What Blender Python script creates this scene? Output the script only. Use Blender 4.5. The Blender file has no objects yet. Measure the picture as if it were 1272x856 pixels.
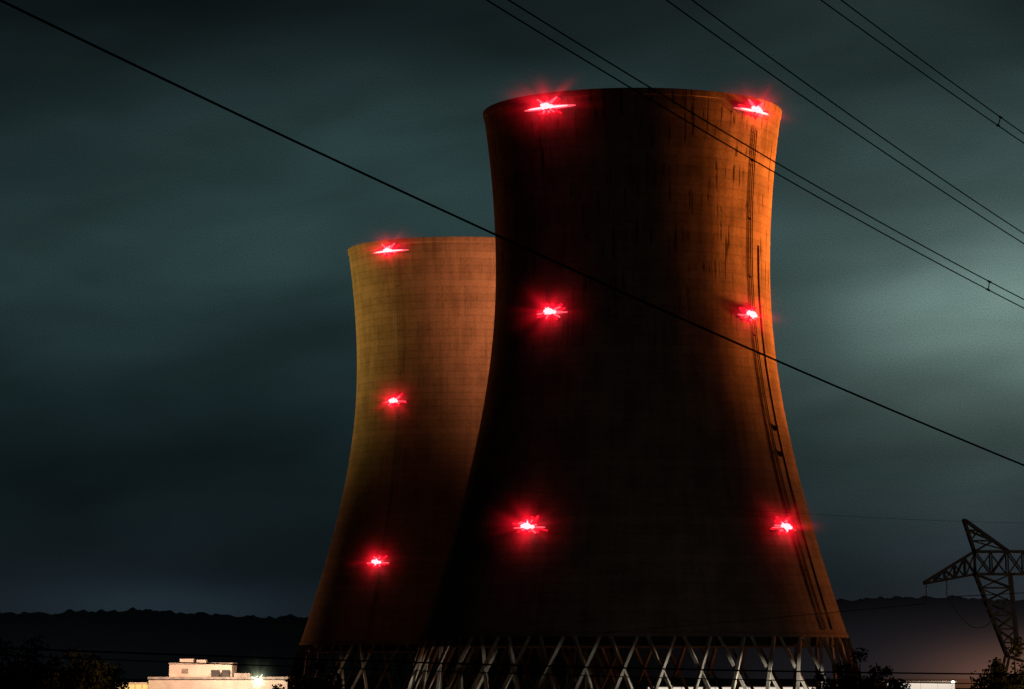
import bpy, bmesh, math, random
from mathutils import Vector, noise, Matrix
random.seed(4)
sc = bpy.context.scene
col = sc.collection
sc.view_settings.view_transform = 'Standard'
sc.view_settings.look = 'None'
sc.view_settings.exposure = 0
GZ = -3.0   # plant grade; the camera stands on the bank 8 m above it

# ------------------------------------------------------------ helpers
def mesh_obj(name, verts, faces, mat=None, parent=None, loc=(0,0,0), smooth=False):
    me = bpy.data.meshes.new(name)
    me.from_pydata([tuple(v) for v in verts], [], faces)
    me.update()
    if smooth:
        me.polygons.foreach_set("use_smooth", [True]*len(me.polygons))
    ob = bpy.data.objects.new(name, me)
    if mat: me.materials.append(mat)
    ob.location = loc
    col.objects.link(ob)
    if parent: ob.parent = parent
    return ob

def empty(name, loc, label, cat, group=None):
    e = bpy.data.objects.new(name, None)
    e.location = loc; e.empty_display_size = 1
    col.objects.link(e)
    e["label"] = label; e["category"] = cat
    if group: e["group"] = group
    return e

def top(ob, label, cat, group=None):
    ob["label"] = label; ob["category"] = cat
    if group: ob["group"] = group

def add_box(V, F, x0, x1, y0, y1, z0, z1):
    n = len(V)
    V += [(x0,y0,z0),(x1,y0,z0),(x1,y1,z0),(x0,y1,z0),(x0,y0,z1),(x1,y0,z1),(x1,y1,z1),(x0,y1,z1)]
    F += [(n,n+3,n+2,n+1),(n+4,n+5,n+6,n+7),(n,n+1,n+5,n+4),(n+1,n+2,n+6,n+5),(n+2,n+3,n+7,n+6),(n+3,n,n+4,n+7)]

def add_beam(V, F, p, q, w, h=None, taper=1.0):
    h = h or w
    p = Vector(p); q = Vector(q); d = (q-p).normalized()
    up = Vector((0,0,1)) if abs(d.z) < 0.95 else Vector((0,1,0))
    s = d.cross(up).normalized(); u = s.cross(d).normalized()
    n = len(V)
    for c, k in ((p,1.0), (q,taper)):
        for a, b in ((-1,-1),(1,-1),(1,1),(-1,1)):
            V.append(tuple(c + s*a*w/2*k + u*b*h/2*k))
    F += [(n,n+1,n+2,n+3),(n+7,n+6,n+5,n+4),(n,n+4,n+5,n+1),(n+1,n+5,n+6,n+2),(n+2,n+6,n+7,n+3),(n+3,n+7,n+4,n)]

def add_tube(V, F, pts, rad, sides=6):
    n0 = len(V); pts = [Vector(p) for p in pts]
    for i, p in enumerate(pts):
        d = (pts[min(i+1,len(pts)-1)] - pts[max(i-1,0)]).normalized()
        up = Vector((0,0,1)) if abs(d.z) < 0.95 else Vector((0,1,0))
        s = d.cross(up).normalized(); u = s.cross(d).normalized()
        r = rad[i] if isinstance(rad, (list,tuple)) else rad
        for k in range(sides):
            a = 2*math.pi*k/sides
            V.append(tuple(p + s*math.cos(a)*r + u*math.sin(a)*r))
    for i in range(len(pts)-1):
        for k in range(sides):
            a = n0+i*sides+k; b = n0+i*sides+(k+1)%sides
            F.append((a, b, b+sides, a+sides))
    F.append(tuple(n0+k for k in range(sides))[::-1])
    F.append(tuple(n0+(len(pts)-1)*sides+k for k in range(sides)))

def add_ball(V, F, c, r, seg=10, rings=6, sz=1.0):
    n = len(V)
    for i in range(rings+1):
        t = math.pi*i/rings
        for k in range(seg):
            a = 2*math.pi*k/seg
            V.append((c[0]+r*math.sin(t)*math.cos(a), c[1]+r*math.sin(t)*math.sin(a), c[2]+r*sz*math.cos(t)))
    for i in range(rings):
        for k in range(seg):
            a = n+i*seg+k; b = n+i*seg+(k+1)%seg
            F.append((a, a+seg, b+seg, b))

# ------------------------------------------------------------ materials
def new_mat(name):
    m = bpy.data.materials.new(name); m.use_nodes = True
    return m, m.node_tree.nodes, m.node_tree.links, m.node_tree.nodes["Principled BSDF"]

def simple(name, c, rough=0.8, scale=1.5, var=0.35, metal=0.0):
    m, N, L, B = new_mat(name)
    tc = N.new("ShaderNodeTexCoord")
    nz = N.new("ShaderNodeTexNoise"); nz.inputs["Scale"].default_value = scale; nz.inputs["Detail"].default_value = 6
    L.new(tc.outputs["Object"], nz.inputs["Vector"])
    r = N.new("ShaderNodeValToRGB")
    r.color_ramp.elements[0].position = 0.3; r.color_ramp.elements[1].position = 0.7
    r.color_ramp.elements[0].color = tuple(x*(1-var) for x in c)+(1,)
    r.color_ramp.elements[1].color = tuple(min(1,x*(1+var)) for x in c)+(1,)
    L.new(nz.outputs["Fac"], r.inputs["Fac"]); L.new(r.outputs["Color"], B.inputs["Base Color"])
    B.inputs["Roughness"].default_value = rough; B.inputs["Metallic"].default_value = metal
    return m

def emit(name, c, s):
    m, N, L, B = new_mat(name)
    B.inputs["Base Color"].default_value = (c[0]*.3,c[1]*.3,c[2]*.3,1)
    B.inputs["Emission Color"].default_value = c+(1,)
    B.inputs["Emission Strength"].default_value = s
    return m

def glow_mat(name, color, terms, ragged=0.0):  # glow painted as volume emission, for lamp bloom and lit air
    """painted glow: emission-only volume that falls off with distance from the middle (object units)"""
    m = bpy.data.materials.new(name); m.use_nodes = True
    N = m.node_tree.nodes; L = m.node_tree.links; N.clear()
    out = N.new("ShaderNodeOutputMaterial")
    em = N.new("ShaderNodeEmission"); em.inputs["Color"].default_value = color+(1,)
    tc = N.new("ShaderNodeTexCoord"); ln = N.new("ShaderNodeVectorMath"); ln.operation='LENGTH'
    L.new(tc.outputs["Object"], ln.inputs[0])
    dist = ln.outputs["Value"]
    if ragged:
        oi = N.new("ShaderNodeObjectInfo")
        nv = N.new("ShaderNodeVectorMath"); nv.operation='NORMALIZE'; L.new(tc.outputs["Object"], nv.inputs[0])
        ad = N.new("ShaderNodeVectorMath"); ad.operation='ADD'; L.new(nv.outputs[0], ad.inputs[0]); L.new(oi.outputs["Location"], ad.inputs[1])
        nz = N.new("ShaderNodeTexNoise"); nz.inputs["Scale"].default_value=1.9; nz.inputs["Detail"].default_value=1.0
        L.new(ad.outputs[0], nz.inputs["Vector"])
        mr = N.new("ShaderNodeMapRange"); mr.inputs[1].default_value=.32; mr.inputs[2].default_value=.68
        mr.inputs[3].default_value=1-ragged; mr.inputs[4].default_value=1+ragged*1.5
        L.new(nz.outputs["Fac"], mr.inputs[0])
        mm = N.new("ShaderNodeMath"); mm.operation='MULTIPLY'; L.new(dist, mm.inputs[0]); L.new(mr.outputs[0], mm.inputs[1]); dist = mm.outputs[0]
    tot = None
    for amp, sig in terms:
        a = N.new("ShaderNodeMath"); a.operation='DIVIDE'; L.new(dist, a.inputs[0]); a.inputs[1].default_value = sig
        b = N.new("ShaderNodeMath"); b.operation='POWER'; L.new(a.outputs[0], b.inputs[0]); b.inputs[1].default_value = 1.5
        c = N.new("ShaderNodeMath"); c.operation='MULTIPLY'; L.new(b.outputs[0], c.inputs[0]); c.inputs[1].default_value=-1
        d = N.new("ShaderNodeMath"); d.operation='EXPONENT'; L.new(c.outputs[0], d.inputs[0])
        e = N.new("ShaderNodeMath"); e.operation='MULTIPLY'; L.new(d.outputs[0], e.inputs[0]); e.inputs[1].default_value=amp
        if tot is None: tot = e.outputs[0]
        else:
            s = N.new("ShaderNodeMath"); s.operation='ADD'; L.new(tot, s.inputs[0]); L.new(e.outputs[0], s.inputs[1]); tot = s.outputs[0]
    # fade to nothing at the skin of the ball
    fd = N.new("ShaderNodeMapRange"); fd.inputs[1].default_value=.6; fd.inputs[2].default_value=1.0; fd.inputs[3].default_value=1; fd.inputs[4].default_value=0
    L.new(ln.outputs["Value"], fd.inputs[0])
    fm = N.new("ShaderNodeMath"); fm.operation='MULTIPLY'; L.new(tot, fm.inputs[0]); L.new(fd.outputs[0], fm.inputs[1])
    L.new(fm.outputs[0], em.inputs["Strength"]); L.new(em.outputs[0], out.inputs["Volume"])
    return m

def shell_material(dash_depth, lowfine, lowblot):
    m, N, L, B = new_mat("weathered_concrete_shell")
    tc = N.new("ShaderNodeTexCoord")
    sep = N.new("ShaderNodeSeparateXYZ"); L.new(tc.outputs["Object"], sep.inputs[0])
    def math_(op, a, b=None):
        n = N.new("ShaderNodeMath"); n.operation = op
        for i, x in enumerate((a, b)):
            if x is None: continue
            if isinstance(x, (int,float)): n.inputs[i].default_value = x
            else: L.new(x, n.inputs[i])
        return n.outputs[0]
    def ramp(f, p0, p1, c0=0., c1=1.):
        r = N.new("ShaderNodeMapRange"); r.inputs[1].default_value=p0; r.inputs[2].default_value=p1
        r.inputs[3].default_value=c0; r.inputs[4].default_value=c1; r.clamp=True
        L.new(f, r.inputs[0]); return r.outputs[0]
    ang = math_('ARCTAN2', sep.outputs[0], sep.outputs[1])
    comb = N.new("ShaderNodeCombineXYZ")
    cs = math_('COSINE', ang); sn = math_('SINE', ang)
    L.new(cs, comb.inputs[0]); L.new(sn, comb.inputs[1])
    zz = math_('MULTIPLY', sep.outputs[2], 1/30.0); L.new(zz, comb.inputs[2])
    def streak(sx, sz, detail=5, off=0):
        mp = N.new("ShaderNodeMapping"); mp.inputs["Scale"].default_value = (sx, sx, sz)
        mp.inputs["Location"].default_value = (off, off*.3, off*.7)
        L.new(comb.outputs[0], mp.inputs["Vector"])
        nz = N.new("ShaderNodeTexNoise"); nz.inputs["Scale"].default_value = 1; nz.inputs["Detail"].default_value = detail
        L.new(mp.outputs[0], nz.inputs["Vector"]); return nz.outputs["Fac"]
    fine = ramp(streak(22, 1.6, 3), 0.35, 0.65, lowfine, 1.06)
    blot = ramp(streak(6, 5.5, 8, 3), 0.3, 0.7, lowblot, 1.16)
    grit = ramp(streak(55, 60, 4, 31), 0.3, 0.7, 0.80, 1.14)
    dash = ramp(streak(40, 3.2, 2, 9), 0.56, 0.64, 1.0, dash_depth)
    dzone = ramp(streak(4, 6, 2, 17), 0.44, 0.54, 0, 1)
    hz = ramp(sep.outputs[2], 62, 84, 0, 1)
    dz = math_('MULTIPLY', dzone, hz)
    d1 = math_('SUBTRACT', 1.0, math_('MULTIPLY', dz, math_('SUBTRACT', 1.0, dash)))
    fr = math_('FRACT', math_('MULTIPLY', sep.outputs[2], 1/1.8))
    tri = math_('ABSOLUTE', math_('SUBTRACT', fr, 0.5))
    joint = ramp(tri, 0.34, 0.5, 1.0, 0.80)
    fl = math_('FLOOR', math_('MULTIPLY', sep.outputs[2], 1/1.8))
    wn = N.new("ShaderNodeTexWhiteNoise"); wn.noise_dimensions='1D'; L.new(fl, wn.inputs["W"])
    lift = ramp(wn.outputs["Value"], 0, 1, 0.86, 1.08)
    f = math_('MULTIPLY', math_('MULTIPLY', math_('MULTIPLY', fine, grit), blot), math_('MULTIPLY', d1, math_('MULTIPLY', joint, lift)))
    mix = N.new("ShaderNodeMix"); mix.data_type='RGBA'
    mix.inputs[6].default_value = (0.010,0.009,0.007,1); mix.inputs[7].default_value = (0.275,0.25,0.22,1)
    L.new(f, mix.inputs[0]); L.new(mix.outputs[2], B.inputs["Base Color"])
    B.inputs["Roughness"].default_value = 0.95
    B.inputs["Specular IOR Level"].default_value = 0.1
    bp = N.new("ShaderNodeBump"); bp.inputs["Strength"].default_value = 0.25; bp.inputs["Distance"].default_value = 0.1
    L.new(f, bp.inputs["Height"]); L.new(bp.outputs[0], B.inputs["Normal"])
    return m

M_conc = simple("column_concrete", (0.33,0.315,0.29), 0.9, 0.25, 0.5)
M_fill = simple("dark_fill_louvres", (0.03,0.03,0.028), 0.9)
M_steel = simple("dull_tower_steel", (0.045,0.04,0.037), 0.7, 2, 0.3, 0.0)
M_dark = simple("dark_painted_steel", (0.045,0.04,0.036), 0.7)
M_wire = simple("weathered_aluminium_wire", (0.03,0.03,0.03), 0.6)
M_red = emit("red_flare_ray", (1.0,0.010,0.030), 0.9)
M_redmid = emit("red_flare_mid", (1.0,0.11,0.15), 1.2)
M_redcore = emit("red_beacon_core_flare", (1.0,0.66,0.70), 1.35)
M_wall = simple("painted_render_wall", (0.62,0.53,0.46), 0.85, 0.6, 0.14)
M_roof = simple("roof_membrane", (0.34,0.29,0.26), 0.9)
M_win = emit("lit_yellow_window", (1.0,0.66,0.20), 0.9)
M_facade_glow = emit("floodlit_facade_glow", (1.0,0.86,0.72), 0.75)
M_glassdim = simple("blind_window", (0.24,0.20,0.17), 0.5)
M_lampw = emit("discharge_lamp_glass", (0.92,1.0,0.70), 6)
M_lampo = emit("sodium_lamp_glass", (1.0,0.55,0.2), 8)
M_bark = simple("bark", (0.09,0.07,0.05), 0.95)
M_leaf = simple("foliage", (0.07,0.085,0.03), 0.8, 0.6, 0.6)
M_ground = simple("rough_grass_ground", (0.045,0.05,0.03), 1.0, 0.05, 0.4)
M_hill = simple("wooded_hillside", (0.05,0.055,0.045), 1.0, 0.03, 0.5)
M_ins = simple("glazed_insulator", (0.10,0.08,0.07), 0.4)
H_red = glow_mat("red_bloom", (1.0,0.006,0.022), ((0.62,0.185),(0.006,0.5)), .28)  # bloom around the beacons, painted as emission
H_redtop = glow_mat("red_bloom_rim", (1.0,0.008,0.024), ((0.60,0.19),(0.007,0.5)), .28)
H_white = glow_mat("lamp_bloom", (0.90,1.0,0.62), ((1.1,0.13),(0.04,0.30)), .2)
H_mistglow = glow_mat("low_mist_glow", (1.0,0.42,0.22), ((0.0070,0.34),))
H_mistglow2 = glow_mat("far_mist_glow", (0.86,0.80,1.0), ((0.00026,0.5),))

def glow_ball(name, loc, scale, mat, parent, rotz=0.0):
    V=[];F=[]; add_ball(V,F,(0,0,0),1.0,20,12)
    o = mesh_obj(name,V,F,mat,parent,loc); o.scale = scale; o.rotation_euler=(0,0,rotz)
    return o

# ------------------------------------------------------------ camera
cam = bpy.data.cameras.new("camera"); camo = bpy.data.objects.new("camera", cam)
col.objects.link(camo); sc.camera = camo
cam.sensor_width = 36; cam.lens = 114.9; cam.clip_end = 20000; cam.clip_start = 0.5
camo.location = (0,0,5); camo.rotation_euler = (math.radians(90+5.63), 0, 0)

# ------------------------------------------------------------ cooling towers
Z0, ZT, ZB, A, BB, BT = 82.1, 114.0, 11.2, 27.0, 61.0, 73.5
def rad(z):
    b = BT if z > Z0 else BB
    return A*math.sqrt(1+((z-Z0)/b)**2)

def lathe(V, F, prof, seg=192):
    n0 = len(V)
    for r, z in prof:
        for k in range(seg):
            a = 2*math.pi*k/seg
            V.append((r*math.sin(a), -r*math.cos(a), z))
    for i in range(len(prof)-1):
        for k in range(seg):
            a = n0+i*seg+k; b = n0+i*seg+(k+1)%seg
            F.append((a, b, b+seg, a+seg))

def onwall(phi, z, off=0.0):
    r = rad(z+GZ)+off
    p = math.radians(phi)
    return Vector((r*math.sin(p), -r*math.cos(p), z))

def make_tower(cx, cy, label, lights, seed, shellmat):
    rnd = random.Random(seed)
    T = empty("cooling_tower", (cx,cy,GZ), label, "cooling tower", "pair of hyperbolic cooling towers")
    o = -GZ   # local z = world z - GZ
    prof = []
    n = 90
    for i in range(n+1):
        z = ZB + (ZT-1.2-ZB)*i/n
        prof.append((rad(z), z+o))
    prof += [(rad(ZT-1.2)+0.16, ZT-1.15+o), (rad(ZT)+0.16, ZT+o), (rad(ZT)-0.9, ZT+o), (rad(ZT-1.2)-0.9, ZT-1.2+o)]
    for i in range(24, -1, -1):
        z = ZB + (ZT-1.4-ZB)*i/24
        prof.append((rad(z)-0.6, z+o))
    prof.append(prof[0])
    V=[];F=[]; lathe(V,F,prof)
    sh = mesh_obj("shell", V, F, shellmat, T, smooth=True)
    mod = sh.modifiers.new("edges", 'EDGE_SPLIT'); mod.split_angle = math.radians(35)
    rb = rad(ZB)
    V=[];F=[]; lathe(V,F,[(rb-0.9,ZB-0.05+o),(rb-0.9,ZB-0.7+o),(rb+0.25,ZB-0.7+o),(rb+0.15,ZB-0.05+o),(rb-0.9,ZB-0.05+o)])
    mesh_obj("lintel", V, F, shellmat, T)
    NP = 38; rl = rb-0.25; rf = rb+3.6; dl = math.radians(360/NP)*0.36
    colm = {}
    for i in range(NP):
        a0 = 2*math.pi*(i+0.5)/NP
        for s in (-1, 1):
            if s not in colm:
                V=[];F=[]
                off = 0.34*s
                p = Vector(((rf+off)*math.sin(-s*dl), -(rf+off)*math.cos(-s*dl), 0.9))
                q = Vector(((rl+off*.8)*math.sin(s*dl), -(rl+off*.8)*math.cos(s*dl), ZB-0.7+o+0.02))
                add_beam(V,F,p,q,0.58,0.58)
                ob = mesh_obj("column", V, F, M_conc, T); colm[s] = ob
            else:
                ob = colm[s].copy(); col.objects.link(ob); ob.parent = T
            ob.rotation_euler = (0,0,a0)
    V=[];F=[]; lathe(V,F,[(rf+1.6,-0.3),(rf+1.6,1.3),(rf+1.1,1.3),(rf+1.1,0.7),(rf-1.4,0.7),(rf-1.4,-0.3)],96)
    mesh_obj("basin", V, F, M_conc, T)
    V=[];F=[]; lathe(V,F,[(0.1,ZB-0.6+o),(rb-1.2,ZB-0.6+o),(rb-1.2,ZB-2.4+o),(0.1,ZB-2.4+o),(0.1,ZB-0.6+o)],96)
    mesh_obj("fill_deck", V, F, M_fill, T)
    # cable ladder
    base = 53.0 if cx>0 else -34.0
    def lphi(z): return base + (6.0 if cx>0 else 1.5)*(1-z/117.0)
    V=[];F=[]
    tk = 0.10 if cx>0 else 0.05
    for dp in (-0.5, 0.5):
        add_tube(V,F,[onwall(lphi(z) + math.degrees(dp*0.6/rad(z+GZ)), z, 0.35) for z in [15+ i*2.0 for i in range(49)]],tk,5)
    for i in range(78):
        z = 15+i*1.25; c = lphi(z); dd = math.degrees(0.28/rad(z+GZ))
        add_beam(V,F,onwall(c-dd,z,0.35),onwall(c+dd,z,0.35),tk)
        if i%9==0: add_beam(V,F,onwall(c,z,-0.1),onwall(c,z,0.4),0.7,0.2)
    mesh_obj("ladder", V, F, M_dark, T)
    if cx > 0:
        V=[];F=[]
        add_tube(V,F,[onwall(62.5+1.0*math.sin(z*.05), z, 0.12) for z in [15+i*2 for i in range(38)]],0.13,5)
        for z in (48.5, 53.5):
            c=onwall(60.5,z,0.2); add_box(V,F,c.x-.3,c.x+.3,c.y-.25,c.y+.25,c.z-.5,c.z+.5)
        mesh_obj("conduit", V, F, M_dark, T)
    # aviation lights
    for (phi, wz, kind) in lights:
        z = wz - GZ
        half = 5.8 if kind == 'top' else 3.5
        R = rad(wz); dphi = math.degrees(half/R)
        V=[];F=[]
        K=12
        arc = [phi - dphi + 2*dphi*k/K for k in range(K+1)]
        add_tube(V,F,[onwall(a,z-0.95,0.5) for a in arc],0.05,5)
        for a in arc[::2]:
            add_beam(V,F,onwall(a,z-0.95,-0.2),onwall(a,z-0.95,0.55),0.09)
            add_beam(V,F,onwall(a,z-0.95,0.4),onwall(a,z,0.4),0.06)
        fx = mesh_obj("aviation_light", V, F, M_dark, T)
        c0 = onwall(phi, z, 0.4)
        pr = math.radians(phi)
        nrm = Vector((math.sin(pr),-math.cos(pr),0))
        tng = Vector((math.cos(pr),math.sin(pr),0))*(1.0/max(.72,math.cos(pr)))
        upv = Vector((0,0,1))
        def flare_rays(cnt, l0, l1, w, mat, on, vert=1.0, tip=.3):  # starburst flare of the beacon, modelled as emissive rays
            V=[];F=[]
            for k in range(cnt):
                a = 2*math.pi*(k+rnd.uniform(-.42,.42))/cnt
                ln = rnd.uniform(l0,l1)*(1+.75*abs(math.cos(a))**2)
                d = tng*math.cos(a)+upv*math.sin(a)*vert
                add_beam(V,F,c0+nrm*on,c0+nrm*(on-.1)+d*ln,w,w*.6,tip)
            add_ball(V,F,tuple(c0+nrm*(on-.1)),w*1.05,12,8,0.8)
            mesh_obj("lamp",V,F,mat,fx)
        flare_rays(9, 1.1, 2.0, 1.15, M_red, 0.1, .95, .4)
        flare_rays(8, 0.8, 1.4, 0.85, M_redmid, 0.45, .95, .35)
        V=[];F=[]; add_ball(V,F,tuple(c0+nrm*1.0),0.80,12,8,0.75); add_ball(V,F,tuple(c0+nrm*.9+tng*rnd.uniform(.7,1.0)-upv*.15),0.46,10,6,.8); add_ball(V,F,tuple(c0+nrm*.9-tng*.8+upv*rnd.uniform(0,.25)),0.42,10,6,.8)
        for kk in range(4):
            an=rnd.uniform(0,6.28); ln=rnd.uniform(.9,1.25)
            add_beam(V,F,c0+nrm*.9,c0+nrm*.85+(upv*math.sin(an)*.8+tng*math.cos(an)*1.1)*ln,.5,.45,.4)  # short rays of the same starburst, joined to the lamp core
        mesh_obj("lamp", V, F, M_redcore, fx, smooth=True)
        V=[];F=[]
        NB=16; fa=[phi - dphi + 2*dphi*k/NB for k in range(NB+1)]
        rr=[0.06+ (0.36 if kind=='top' else .18)*math.sin(math.pi*k/NB)**.7 for k in range(NB+1)]
        add_tube(V,F,[onwall(a,z-0.25,0.7) for a in fa],rr,6)
        mesh_obj("glow_strip", V, F, M_redmid, fx, smooth=True)  # horizontal flare streak, modelled as an emissive strip
        if kind=='top':
            V=[];F=[]; fb=fa[2:15]
            add_tube(V,F,[onwall(a,z-0.25,1.1) for a in fb],[.06+.16*math.sin(math.pi*k/12)**.6 for k in range(13)],6)
            mesh_obj("glow_strip", V, F, M_redcore, fx, smooth=True)
            V=[];F=[]
            for sgn in (-1,1):
                add_beam(V,F,c0+nrm*.8,c0+nrm*.6+tng*sgn*rnd.uniform(1.6,2.2)+upv*rnd.uniform(1.3,1.8),.7,.6,.3)  # upward V of the flare, modelled as emissive beams
            mesh_obj("lamp", V, F, M_redmid, fx)
        def plight(ph, off, pw, dz=0.0):
            l = bpy.data.lights.new("beacon_glow", 'POINT'); l.energy = pw
            l.color = (1.0,0.004,0.010); l.shadow_soft_size = 0.4
            lo = bpy.data.objects.new("beacon_glow", l); col.objects.link(lo)
            lo.parent = T; lo.location = onwall(ph, z+dz, off)
        plight(phi, 2.2, (170 if phi<0 else 330) if kind!='top' else 220)
        if kind=='top':
            for t in (-0.7,0.7): plight(phi+t*dphi, 1.6, 110)
        elif phi>0: plight(phi-dphi*1.0, 1.5, 90)  # extra red fill added to lift the shadow beside right-hand beacons
        glow_ball("bloom", c0+nrm*.8, (14,9,8) if kind=='top' else (11,8,8.5), H_redtop if kind=='top' else H_red, fx, pr)  # beacon bloom painted as a glowing ball
    return T

NX, NY, FX, FY = 23.8, 640.0, -13.7, 855.0
make_tower(NX, NY, "dark concrete cooling tower with six red aviation lights, orange lit flank",
   [(-34.6,111.3,'top'),(50.0,111.5,'top'),(-35.5,72.1,'mid'),(50.5,72.1,'mid'),(-35.0,31.1,'low'),(50.0,31.3,'low')], 3, shell_material(.20,.80,.60))
make_tower(FX, FY, "concrete cooling tower lit ochre with red aviation lights, standing behind another",
   [(-36.7,111.2,'top'),(-35.5,72.6,'mid'),(-34.3,31.3,'low')], 8, shell_material(.8,.86,.76))

def spot(name, loc, target, power, color, size=50, blend=1.0, soft=2.0):
    l = bpy.data.lights.new(name,'SPOT'); l.energy=power; l.color=color
    l.spot_size=math.radians(size); l.spot_blend=blend; l.shadow_soft_size=soft
    o = bpy.data.objects.new(name,l); col.objects.link(o); o.location=loc
    o.rotation_euler=(Vector(target)-Vector(loc)).to_track_quat('-Z','Y').to_euler()
def around(cx,cy,phi,d,z):
    p=math.radians(phi); return (cx+d*math.sin(p), cy-d*math.cos(p), z)
SOD=(1.0,0.20,0.026); OCH=(1.0,0.55,0.10)
# plant floodlights (sodium), with added fills among them
spot("flood", around(NX,NY,112,190,12), (NX+24,NY,100), 8.0e6, SOD, 33, 1, 16)
spot("flood", around(NX,NY,96,200,12), (NX+18,NY,106), 1.9e6, SOD, 31, 1, 30)  # this and the next added to soften the flank's light edge
spot("flood", around(NX,NY,74,210,12), (NX+22,NY,108), 1.0e5, SOD, 25, 1, 30)
spot("flood", around(NX,NY,115,170,5), (NX+34,NY,40), 3.8e5, (1.0,.26,.07), 60, 1, 8)
spot("flood", around(NX,NY,-138,150,8), (NX-24,NY,98), 1.2e5, SOD, 42, 1, 12)
spot("flood", around(FX,FY,-104,190,10), (FX-16,FY,100), 2.0e6, OCH, 28, 1, 25)
spot("flood", around(FX,FY,-132,150,5), (FX-30,FY,40), 1.2e5, (1.0,.34,.12), 60, 1, 8)
spot("flood", around(FX,FY,58,135,10), (FX+12,FY-20,99), 2.9e6, (1.0,0.27,0.095), 35, 1, 25)
spot("flood", around(FX,FY,-35,165,6), (FX,FY-20,107), 4.2e5, (1.0,0.33,0.09), 26, 1, 25)  # added front light filling the dark gap between side floods
spot("flood", around(FX,FY,-40,165,6), (FX,FY-20,50), 1.4e4, (1.0,0.34,0.10), 50, 1, 25)  # added dim fill for the lower shell
# lights at column level, on masts, angled a little down
for tx,ty,pw in ((0,-45,6e4),(11,-43,1.8e5),(21,-39,3.0e5),(32,-31,2.4e5)):
    spot("flood", (NX+76,NY-74,6), (NX+tx,NY+ty,0.8), pw, (1.0,0.90,0.70), 12, .5, .6)
spot("flood", (NX-85,NY-75,7), (NX-30,NY-34,-.5), 0.8e4, (1.0,0.72,0.42), 17)
spot("flood", (FX-72,FY-80,7), (FX-26,FY-34,0), 4.0e4, (1.0,0.66,0.36), 17)

# ------------------------------------------------------------ ground and hills
g = mesh_obj("ground", [(-9000,-200,GZ),(9000,-200,GZ),(9000,14000,GZ),(-9000,14000,GZ)], [(0,1,2,3)], M_ground)
g["kind"]="structure"
def ridge(name, xs, y0, y1, ny, hf, seed):
    V=[];F=[]
    for j in range(ny+1):
        t=j/ny; y=y0+(y1-y0)*t
        prof=math.sin(math.pi*t)**0.8 if 0<t<1 else 0
        for x in xs:
            h=hf(x)*prof
            h+= prof*(6.0*noise.noise(Vector((x*.008,y*.006,seed)))+2.8*noise.noise(Vector((x*.05,y*.05,seed+5)))+4.0*noise.noise(Vector((x*.16,y*.14,seed+9))))
            V.append((x,y,GZ-0.5+h))
    w=len(xs)
    for j in range(ny):
        for i in range(w-1):
            a=j*w+i; F.append((a,a+1,a+w+1,a+w))
    o=mesh_obj(name,V,F,M_hill,smooth=False); o["kind"]="structure"
xs=[-3000+i*40 for i in range(59)]+[-640+i*2.5 for i in range(516)]+[652+i*40 for i in range(60)]
ridge("hills", xs, 2300, 2900, 36, lambda x: 50+ (9/(1+math.exp(-(x-150)/60))) , 2.0)
# emission volumes painting the glow of lit air over the river flats
hz=glow_ball("mist_glow",(204,1240,GZ),(95,50,34),H_mistglow,None); hz["kind"]="structure"
hz=glow_ball("mist_glow",(330,2180,GZ+2),(330,90,80),H_mistglow2,None); hz["kind"]="structure"
hz=glow_ball("mist_glow",(-300,2180,GZ+2),(380,90,80),glow_mat("river_mist_glow",(.6,.8,.95),((0.00005,0.5),)),None); hz["kind"]="structure"

# ------------------------------------------------------------ buildings
def box_part(name, x0,x1,y0,y1,z0,z1, mat, parent):
    V=[];F=[]; add_box(V,F,x0,x1,y0,y1,z0,z1); return mesh_obj(name,V,F,mat,parent)
B = empty("plant_building", (-45,500,GZ), "cream flat-roofed plant building with stepped rooftop block, floodlit", "building")
def bl(px0,px1,y0,y1,z0,z1,name,mat): # local coords
    return box_part(name,px0,px1,y0,y1,z0,z1,mat,B)
bl(-10.3,10.8,0,16,0,6.1,"wall",M_wall)
bl(-10.45,10.95,-0.15,16.15,6.1,6.45,"parapet",M_roof)
bl(-7.5,2.1,3,12,6.45,8.4,"roof_block",M_wall)
bl(-7.6,2.2,2.9,12.1,8.4,8.6,"parapet",M_roof)
bl(-6.0,-3.9,4,7,8.6,9.2,"roof_vent",M_wall)
bl(-3.4,-2.0,4,7,8.6,9.05,"roof_vent",M_wall)
for x in (-0.9,0.7): bl(x,x+1.2,1.0,2.6,6.45,7.5,"air_handler",M_dark)
bl(2.6,5.0,1.5,5,6.45,7.0,"air_handler",M_roof)
for i in range(5): bl(-8+i*3.9,-6.6+i*3.9,-0.08,0.02,3.6,4.6,"window",M_glassdim)
bl(-5.6,-4.6,2.93,3.02,7.0,7.7,"window",M_glassdim)
bl(-16.0,-10.5,2,12,0,5.6,"side_wing",M_wall)
for i in range(5): bl(-15.6+i*1.05,-14.8+i*1.05,1.93,2.02,4.35,5.25,"window",M_win)
spot("flood", (-51,485,17), (-49,501,4), 3.6e4, (1.0,0.62,0.42), 66)
spot("flood", (-38,488,15), (-39,500,3), 2.8e4, (1.0,0.72,0.50), 66)
spot("flood", (-60,494,12), (-58.5,502,1), 4.0e3, (1.0,0.72,0.22), 60)

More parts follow.
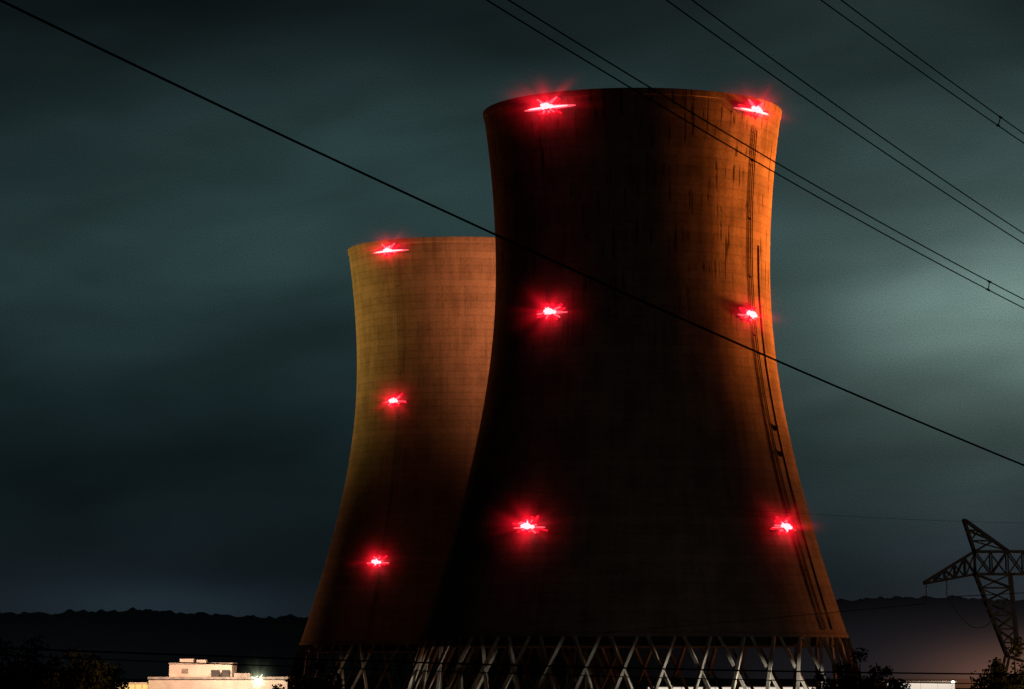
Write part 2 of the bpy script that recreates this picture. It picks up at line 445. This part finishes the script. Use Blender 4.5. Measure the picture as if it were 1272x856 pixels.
def long_shed(cx,cy,w,h,label,units):
    S=empty("low_shed",(cx,cy,GZ),label,"shed","low lit sheds by the towers")
    box_part("wall",-w/2,w/2,0,8,0,h,M_wall,S)
    V=[];F=[]; add_box(V,F,-w/2-.3,w/2+.3,-.3,8.3,h,h+.16); mesh_obj("roof",V,F,M_roof,S)
    for i in range(units):
        x=-w/2+w*(i+.5)/units
        box_part("window",x-w/units*.49,x+w/units*.49,-.06,.02,h-2.0,h-.12,M_facade_glow,S)  # emissive panels standing in for an overexposed floodlit facade
    return S
long_shed(71.5,575,12,5.3,"long low shed with white facade panels glowing as if floodlit",4)
long_shed(47,702,36,3.75,"long low shed behind the columns with white facade panels glowing as if floodlit",5)

def street_lamp(x,y,zt,mat,power,color,label,r=.26,hz=0):
    S=empty("street_lamp",(x,y,GZ),label,"street lamp","plant street lamps")
    H=zt-GZ
    V=[];F=[]; add_tube(V,F,[(0,0,0),(0,0,H*.5),(0,0,H)],[.11,.09,.06],8); add_tube(V,F,[(0,0,H),(0,-.5,H+.18),(0,-1.1,H+.2)],.04,6)
    add_box(V,F,-.2,.2,-.2,.2,0,.15)
    mesh_obj("pole",V,F,M_dark,S)
    V=[];F=[]; add_box(V,F,-.22,.22,-1.6,-.95,H+.12,H+.30); mesh_obj("housing",V,F,M_dark,S)
    V=[];F=[]; add_ball(V,F,(0,-1.28,H+.1-r*.7),r,12,8,.8)
    if hz:
        for a in range(8):  # starburst rays shaped from the lamp's emissive material
            an=a*math.pi/4+.2; ln=1.15 if a%2 else .75
            add_beam(V,F,(0,-1.28,H-.25),(math.cos(an)*ln,-1.35,H-.25+math.sin(an)*ln),.14,.14,.1)
    mesh_obj("lamp",V,F,mat,S,smooth=True)
    l=bpy.data.lights.new("lamp_light",'POINT'); l.energy=power; l.color=color; l.shadow_soft_size=.25
    o=bpy.data.objects.new("lamp_light",l); col.objects.link(o); o.parent=S; o.location=(0,-1.28,H-.9)
    if hz: glow_ball("bloom",(0,-1.28,H-.2),(hz,hz,hz),H_white,S)  # lamp bloom painted as an emissive ball
street_lamp(-37.0,480,3.2,M_lampw,1500,(.9,1,.75),"tall street lamp with bright white head beside pale building",.45,4.5)
street_lamp(75,560,2.5,M_lampw,800,(1,.85,.7),"street lamp with bright white head near low shed",.3)
street_lamp(-66,470,2.2,M_lampo,400,(1,.55,.2),"street lamp with orange head near trees")
street_lamp(84,540,3.0,M_lampo,1500,(1,.6,.35),"street lamp with orange head near low shed")

# ------------------------------------------------------------ pylon
PYX,PYY=77.3,480.0
P = empty("electricity_pylon",(PYX,PYY,GZ),"tall dark steel lattice electricity pylon with wide crossarm and peaked horns","pylon")
q=-GZ
def lattice(V,F,a0,a1,b0,b1,n,wy,w=.36,wb=.21):
    for s in (-1,1):
        for (p0,p1) in ((a0,a1),(b0,b1)):
            add_beam(V,F,(p0[0],s*wy,p0[1]+q),(p1[0],s*wy,p1[1]+q),w)
        for i in range(n):
            t0=i/n;t1=(i+1)/n
            A0=(a0[0]+(a1[0]-a0[0])*t0,s*wy,a0[1]+(a1[1]-a0[1])*t0+q); A1=(a0[0]+(a1[0]-a0[0])*t1,s*wy,a0[1]+(a1[1]-a0[1])*t1+q)
            B0=(b0[0]+(b1[0]-b0[0])*t0,s*wy,b0[1]+(b1[1]-b0[1])*t0+q); B1=(b0[0]+(b1[0]-b0[0])*t1,s*wy,b0[1]+(b1[1]-b0[1])*t1+q)
            if s==1 or i%2==0: add_beam(V,F,A0,B1,wb)
            if s==-1 or i%2==1: add_beam(V,F,B0,A1,wb)
            add_beam(V,F,A1,B1,wb)
    for i in range(n+1):
        t=i/n
        for c0,c1 in ((a0,a1),(b0,b1)):
            x=c0[0]+(c1[0]-c0[0])*t; z=c0[1]+(c1[1]-c0[1])*t+q
            add_beam(V,F,(x,-wy,z),(x,wy,z),wb)
for s in (-1,1):
    V=[];F=[]
    lattice(V,F,(s*9.4,18.5),(s*4.9,6.5),(s*4.3,18.5),(s*3.3,6.5),6,1.1)
    mesh_obj("leg",V,F,M_steel,P)
    V=[];F=[]
    lattice(V,F,(s*9.5,21.8),(s*11.0,26.5),(s*4.6,21.9),(s*10.8,26.4),3,0.8)
    mesh_obj("peak",V,F,M_steel,P)
    V=[];F=[]
    lattice(V,F,(s*16.9,17.3),(s*9.5,21.8),(s*16.9,17.1),(s*9.4,18.5),5,0.7)
    mesh_obj("arm",V,F,M_steel,P)
V=[];F=[]; lattice(V,F,(-9.5,21.8),(9.5,21.8),(-9.4,18.5),(9.4,18.5),8,1.1); mesh_obj("crossarm",V,F,M_steel,P)
V=[];F=[]; lattice(V,F,(-4.9,6.5),(-7.0,-3),(4.9,6.5),(7.0,-3),3,2.0,.36,.22)
mesh_obj("body",V,F,M_steel,P)
def insul(x,ztop,L):
    V=[];F=[]
    n=10
    for i in range(n):
        z=ztop-0.3-L*i/n; add_ball(V,F,(x,0,z+q),.17,8,4,.4)
    add_tube(V,F,[(x,0,ztop+q),(x,0,ztop-L-.4+q)],.04,5)
    mesh_obj("insulator",V,F,M_ins,P)
for x,zt in ((-16.6,17.0),(-13.6,18.0),(16.6,17.0),(13.6,18.0),(0,18.4)): insul(x,zt,2.4)
V=[];F=[]
add_tube(V,F,[(-13.6+ (t/12)*9, 0, q+15.2-4.6*math.sin(math.pi*t/12)) for t in range(13)],.05,5)
mesh_obj("jumper_cable",V,F,M_wire,P)
spot("flood", (118,440,0), (72,480,14), 1.8e4, (1.0,0.70,0.46), 60)

# ------------------------------------------------------------ wires
def sight(az, el, d): return Vector((az*d, d, 5+el*d))
def wire_pts(p,q_,sag,t0,t1,n=60):
    out=[]
    for i in range(n+1):
        t=t0+(t1-t0)*i/n
        v=p.lerp(q_,t); v.z-=4*sag*t*(1-t); out.append(v)
    return out
def single(p,q_,sag,r,t0,t1,label):
    V=[];F=[]; add_tube(V,F,wire_pts(p,q_,sag,t0,t1),r,6)
    o=mesh_obj("power_line",V,F,M_wire); top(o,label,"power line","overhead wires")
single(sight(-.1591,.2061,42),sight(.1568,.0614,60),0.15,.017,-1.0,2.2,"thick black single overhead cable sagging across the sky")
def bundle(a0,a1,b0,b1,sag,label,sp):
    p=wire_pts(a0,a1,sag,-.5,2.0,80); r=wire_pts(b0,b1,sag,-.5,2.0,80)
    T=empty("bundled_power_line",p[0],label,"power line","overhead wires")
    for pts in (p,r):
        V=[];F=[]; add_tube(V,F,[x-p[0] for x in pts],.016,6); mesh_obj("conductor",V,F,M_wire,T)
    for k in sp:
        V=[];F=[]; add_beam(V,F,p[k]-p[0],r[k]-p[0],.025,.025)
        for c in (p[k],r[k]): add_beam(V,F,c-p[0]-Vector((.05,.02,-.02)),c-p[0]+Vector((.05,.02,-.02)),.045,.045)
        mesh_obj("spacer",V,F,M_wire,T)
bundle(sight(-.0078,.2061,65),sight(.1576,.1098,95),sight(-.0010,.2061,65.5),sight(.1576,.1125,95.3),.18,"pair of black conductors joined by small spacers",(45,))
bundle(sight(.0480,.2061,70),sight(.1579,.1298,95),sight(.0560,.2061,70.5),sight(.1579,.1330,95.3),.10,"pair of black conductors joined by small spacers",(66,))
bundle(sight(.0960,.2061,75),sight(.1584,.1611,95),sight(.1023,.2061,75.5),sight(.1584,.1641,95.3),.03,"pair of black conductors joined by small spacers",(43,))
single(sight(-.0126,.0552,200),sight(.1567,.0437,260),.4,.011,0,2,"thin faint wire passing in front of tower")
single(sight(-.156,.0057,95),sight(.0530,-.0008,110),.05,.03,-.6,2.2,"low thin black wire strung near the ground")
single(sight(-.156,.0035,96),sight(.0530,-.0035,111),.05,.02,-.6,2.2,"low thin black wire strung near the ground")
single(Vector((PYX-16.6,480,14.2)),Vector((-60,600,5.5)),.5,.05,0,1,"conductor running from pylon crossarm past tower")
single(Vector((PYX-13.6,480,15.2)),Vector((160,430,30)),3,.06,0,1,"conductor running from pylon crossarm over field")

# ------------------------------------------------------------ trees
def tree(x,y,H,W,label,seed,leafmat=M_leaf,n=4200):
    rnd=random.Random(seed)
    T=empty("tree",(x,y,GZ),label,"tree","trees on the plant edge")
    V=[];F=[]
    th=H*.45
    pts=[Vector((0,0,0)),Vector((rnd.uniform(-.15,.15),0,th*.5)),Vector((rnd.uniform(-.3,.3),0,th)),Vector((rnd.uniform(-.4,.4),0,H*.85))]
    add_tube(V,F,pts,[.028*H,.022*H,.016*H,.004*H],8)
    clumps=[]
    for i in range(20):
        a=rnd.uniform(0,6.283); z=th*rnd.uniform(.6,1)+ (H-th)*rnd.uniform(0,.8)
        zr=(z-th*.5)/(H-th*.5)
        rr=W*.5*math.sqrt(max(.1,1-(zr*1.5-.6)**2))*rnd.uniform(.5,1)
        e=Vector((math.cos(a)*rr,math.sin(a)*rr,z))
        b=Vector((0,0,z*.62)); m=b.lerp(e,.5)+Vector((0,0,.04*H))
        add_tube(V,F,[b,m,e],[.010*H,.006*H,.002*H],5)
        clumps.append((e,W*rnd.uniform(.11,.2)))
        clumps.append((m,W*rnd.uniform(.08,.14)))
    clumps.append((Vector((0,0,H*.93)),W*.14))
    mesh_obj("trunk",V,F,M_bark,T)
    V=[];F=[]
    for i in range(n):
        c,r=rnd.choice(clumps)
        d=Vector((rnd.gauss(0,1),rnd.gauss(0,1),rnd.gauss(0,.8)))
        d=d.normalized()*r*rnd.uniform(.3,1.15)
        p=c+d; s=rnd.uniform(.12,.26)
        u=Vector((rnd.gauss(0,1),rnd.gauss(0,1),rnd.gauss(0,1))).normalized(); v=u.orthogonal().normalized()
        k=len(V); V+= [tuple(p-u*s),tuple(p+v*s*.6),tuple(p+u*s),tuple(p-v*s*.6)]; F.append((k,k+1,k+2,k+3))
    mesh_obj("crown",V,F,leafmat,T)
TR=[(-44.5,285,10.2,9,"large dark leafy tree on the plant edge"),(-40.3,300,9.6,7,"dark leafy tree with warm light on its crown"),(-39.5,312,8.4,5,"dark leafy tree with warm light on its crown"),
    (-48,330,10.8,9,"large dark leafy tree on the plant edge"),(-53,380,9.0,7,"dark leafy tree on the plant edge"),(-44,345,9.2,6,"dark leafy tree with warm light on its crown"),
    (-20.5,350,8.6,5.5,"dark rounded tree beside tower columns"),(-23.5,360,7.8,5,"dark rounded tree beside tower columns"),
    (36.5,345,9.8,6.5,"dark bushy tree in front of tower columns"),(40.0,350,8.0,4,"dark bushy tree in front of tower columns"),
    (42.8,290,8.8,4,"leafy tree with orange light, standing before pylon"),(45.5,295,10.6,6.5,"leafy tree with orange light, standing before pylon"),(33,352,7.4,4.0,"dark bushy tree in front of tower columns")]
for i,(x,y,H,W,lb) in enumerate(TR): tree(x,y,H,W,lb,i+11)
spot("flood",(-30,292,1),(-41,304,6),900,(1,.5,.15),60)
spot("flood",(58,283,1),(46,295,7),4500,(1,.5,.18),60)

# ------------------------------------------------------------ moonlight and night sky
sun=bpy.data.lights.new("moonlight",'SUN'); sun.energy=0.002; sun.angle=math.radians(10); sun.color=(.8,.9,1)
so=bpy.data.objects.new("moonlight",sun); col.objects.link(so); so.rotation_euler=(math.radians(50),0,math.radians(-60))
wd=bpy.data.worlds.new("World"); sc.world=wd; wd.use_nodes=True
N=wd.node_tree.nodes; L=wd.node_tree.links
bg=N["Background"]
def m_(op,*a):
    n=N.new("ShaderNodeMath"); n.operation=op
    for i,x in enumerate(a):
        if isinstance(x,(int,float)): n.inputs[i].default_value=x
        else: L.new(x,n.inputs[i])
    return n.outputs[0]
tc=N.new("ShaderNodeTexCoord"); sp=N.new("ShaderNodeSeparateXYZ"); L.new(tc.outputs["Generated"],sp.inputs[0])
u=m_('ARCTAN2',sp.outputs[0],sp.outputs[1]); v=sp.outputs[2]
vt=m_('SUBTRACT',v,m_('MULTIPLY',u,0.08))
def cloud(su,sv,detail,rough,lo,hi,dist=.3,w=0):
    cb=N.new("ShaderNodeCombineXYZ"); L.new(m_('MULTIPLY',u,su),cb.inputs[0]); L.new(m_('MULTIPLY',vt,sv),cb.inputs[1]); cb.inputs[2].default_value=w
    nz=N.new("ShaderNodeTexNoise"); nz.inputs["Scale"].default_value=1.0; nz.inputs["Detail"].default_value=detail; nz.inputs["Roughness"].default_value=rough
    nz.inputs["Distortion"].default_value=dist
    L.new(cb.outputs[0],nz.inputs["Vector"])
    nf=N.new("ShaderNodeMapRange"); nf.inputs[1].default_value=.3; nf.inputs[2].default_value=.7; nf.inputs[3].default_value=lo; nf.inputs[4].default_value=hi
    L.new(nz.outputs["Fac"],nf.inputs[0]); return nf.outputs[0]
nf=m_('MULTIPLY',cloud(8,22,2,.4,.58,1.32),cloud(18,58,2.5,.45,.87,1.13,.6,3.3))
grain=cloud(2600,2600,1,.5,.82,1.18,0,7)
nf=m_('MULTIPLY',nf,grain)
cr=N.new("ShaderNodeValToRGB"); E=cr.color_ramp.elements
def lin(c): return tuple(((x/255)/12.92 if x<=10 else ((x/255+.055)/1.055)**2.4) for x in c)+(1,)
stops=[(0.0,(21,27,30)),(.07,(18,26,30)),(.16,(20,32,35)),(.28,(29,45,47)),(.38,(29,44,46)),(.5,(19,28,30)),(.6,(6,9,10))]
E[0].position=stops[0][0];E[0].color=lin(stops[0][1]); E[1].position=stops[-1][0];E[1].color=lin(stops[-1][1])
for p_,c_ in stops[1:-1]:
    e=E.new(p_); e.color=lin(c_)
L.new(m_('MULTIPLY',v,2.5),cr.inputs["Fac"])
acc=cr.outputs["Color"]
def vm(op,a,b):
    n=N.new("ShaderNodeVectorMath"); n.operation=op
    for i,x in enumerate((a,b)):
        if isinstance(x,tuple): n.inputs[i].default_value=x
        else: L.new(x,n.inputs[i])
    return n.outputs[0]
def scale_(vec,f):
    n=N.new("ShaderNodeVectorMath"); n.operation='SCALE'; L.new(vec,n.inputs[0]); L.new(f,n.inputs[3]); return n.outputs[0]
# sky colour dimmed by direction, darkest behind the viewer, so tower fronts stay dark
uu=m_('DIVIDE',u,0.6)
fw=m_('ADD',m_('MULTIPLY',m_('EXPONENT',m_('MULTIPLY',m_('MULTIPLY',uu,uu),-1.0)),.97),.03)
acc=scale_(acc,fw)
def blob(u0,v0,su,sv,c):
    du=m_('DIVIDE',m_('SUBTRACT',u,u0),su); dv=m_('DIVIDE',m_('SUBTRACT',v,v0),sv)
    r=m_('ADD',m_('MULTIPLY',du,du),m_('MULTIPLY',dv,dv))
    g_=m_('EXPONENT',m_('MULTIPLY',r,-1.0))
    cbn=N.new("ShaderNodeCombineXYZ")
    for i in range(3): L.new(m_('MULTIPLY',g_,c[i]),cbn.inputs[i])
    return cbn.outputs[0]
for b in ((.152,.100,.050,.030,(.135,.200,.175)),(.115,.13,.08,.070,(.023,.038,.035)),(-.045,.143,.065,.028,(.014,.028,.027)),(-.13,.125,.05,.018,(.006,.011,.011)),(.155,.03,.05,.03,(.012,.014,.018))):
    acc=vm('ADD',acc,blob(*b))
acc=scale_(acc,nf)
acc=vm('ADD',acc,blob(-.105,.018,.040,.008,(.004,.008,.013)))
L.new(acc,bg.inputs["Color"]); bg.inputs["Strength"].default_value=1.0
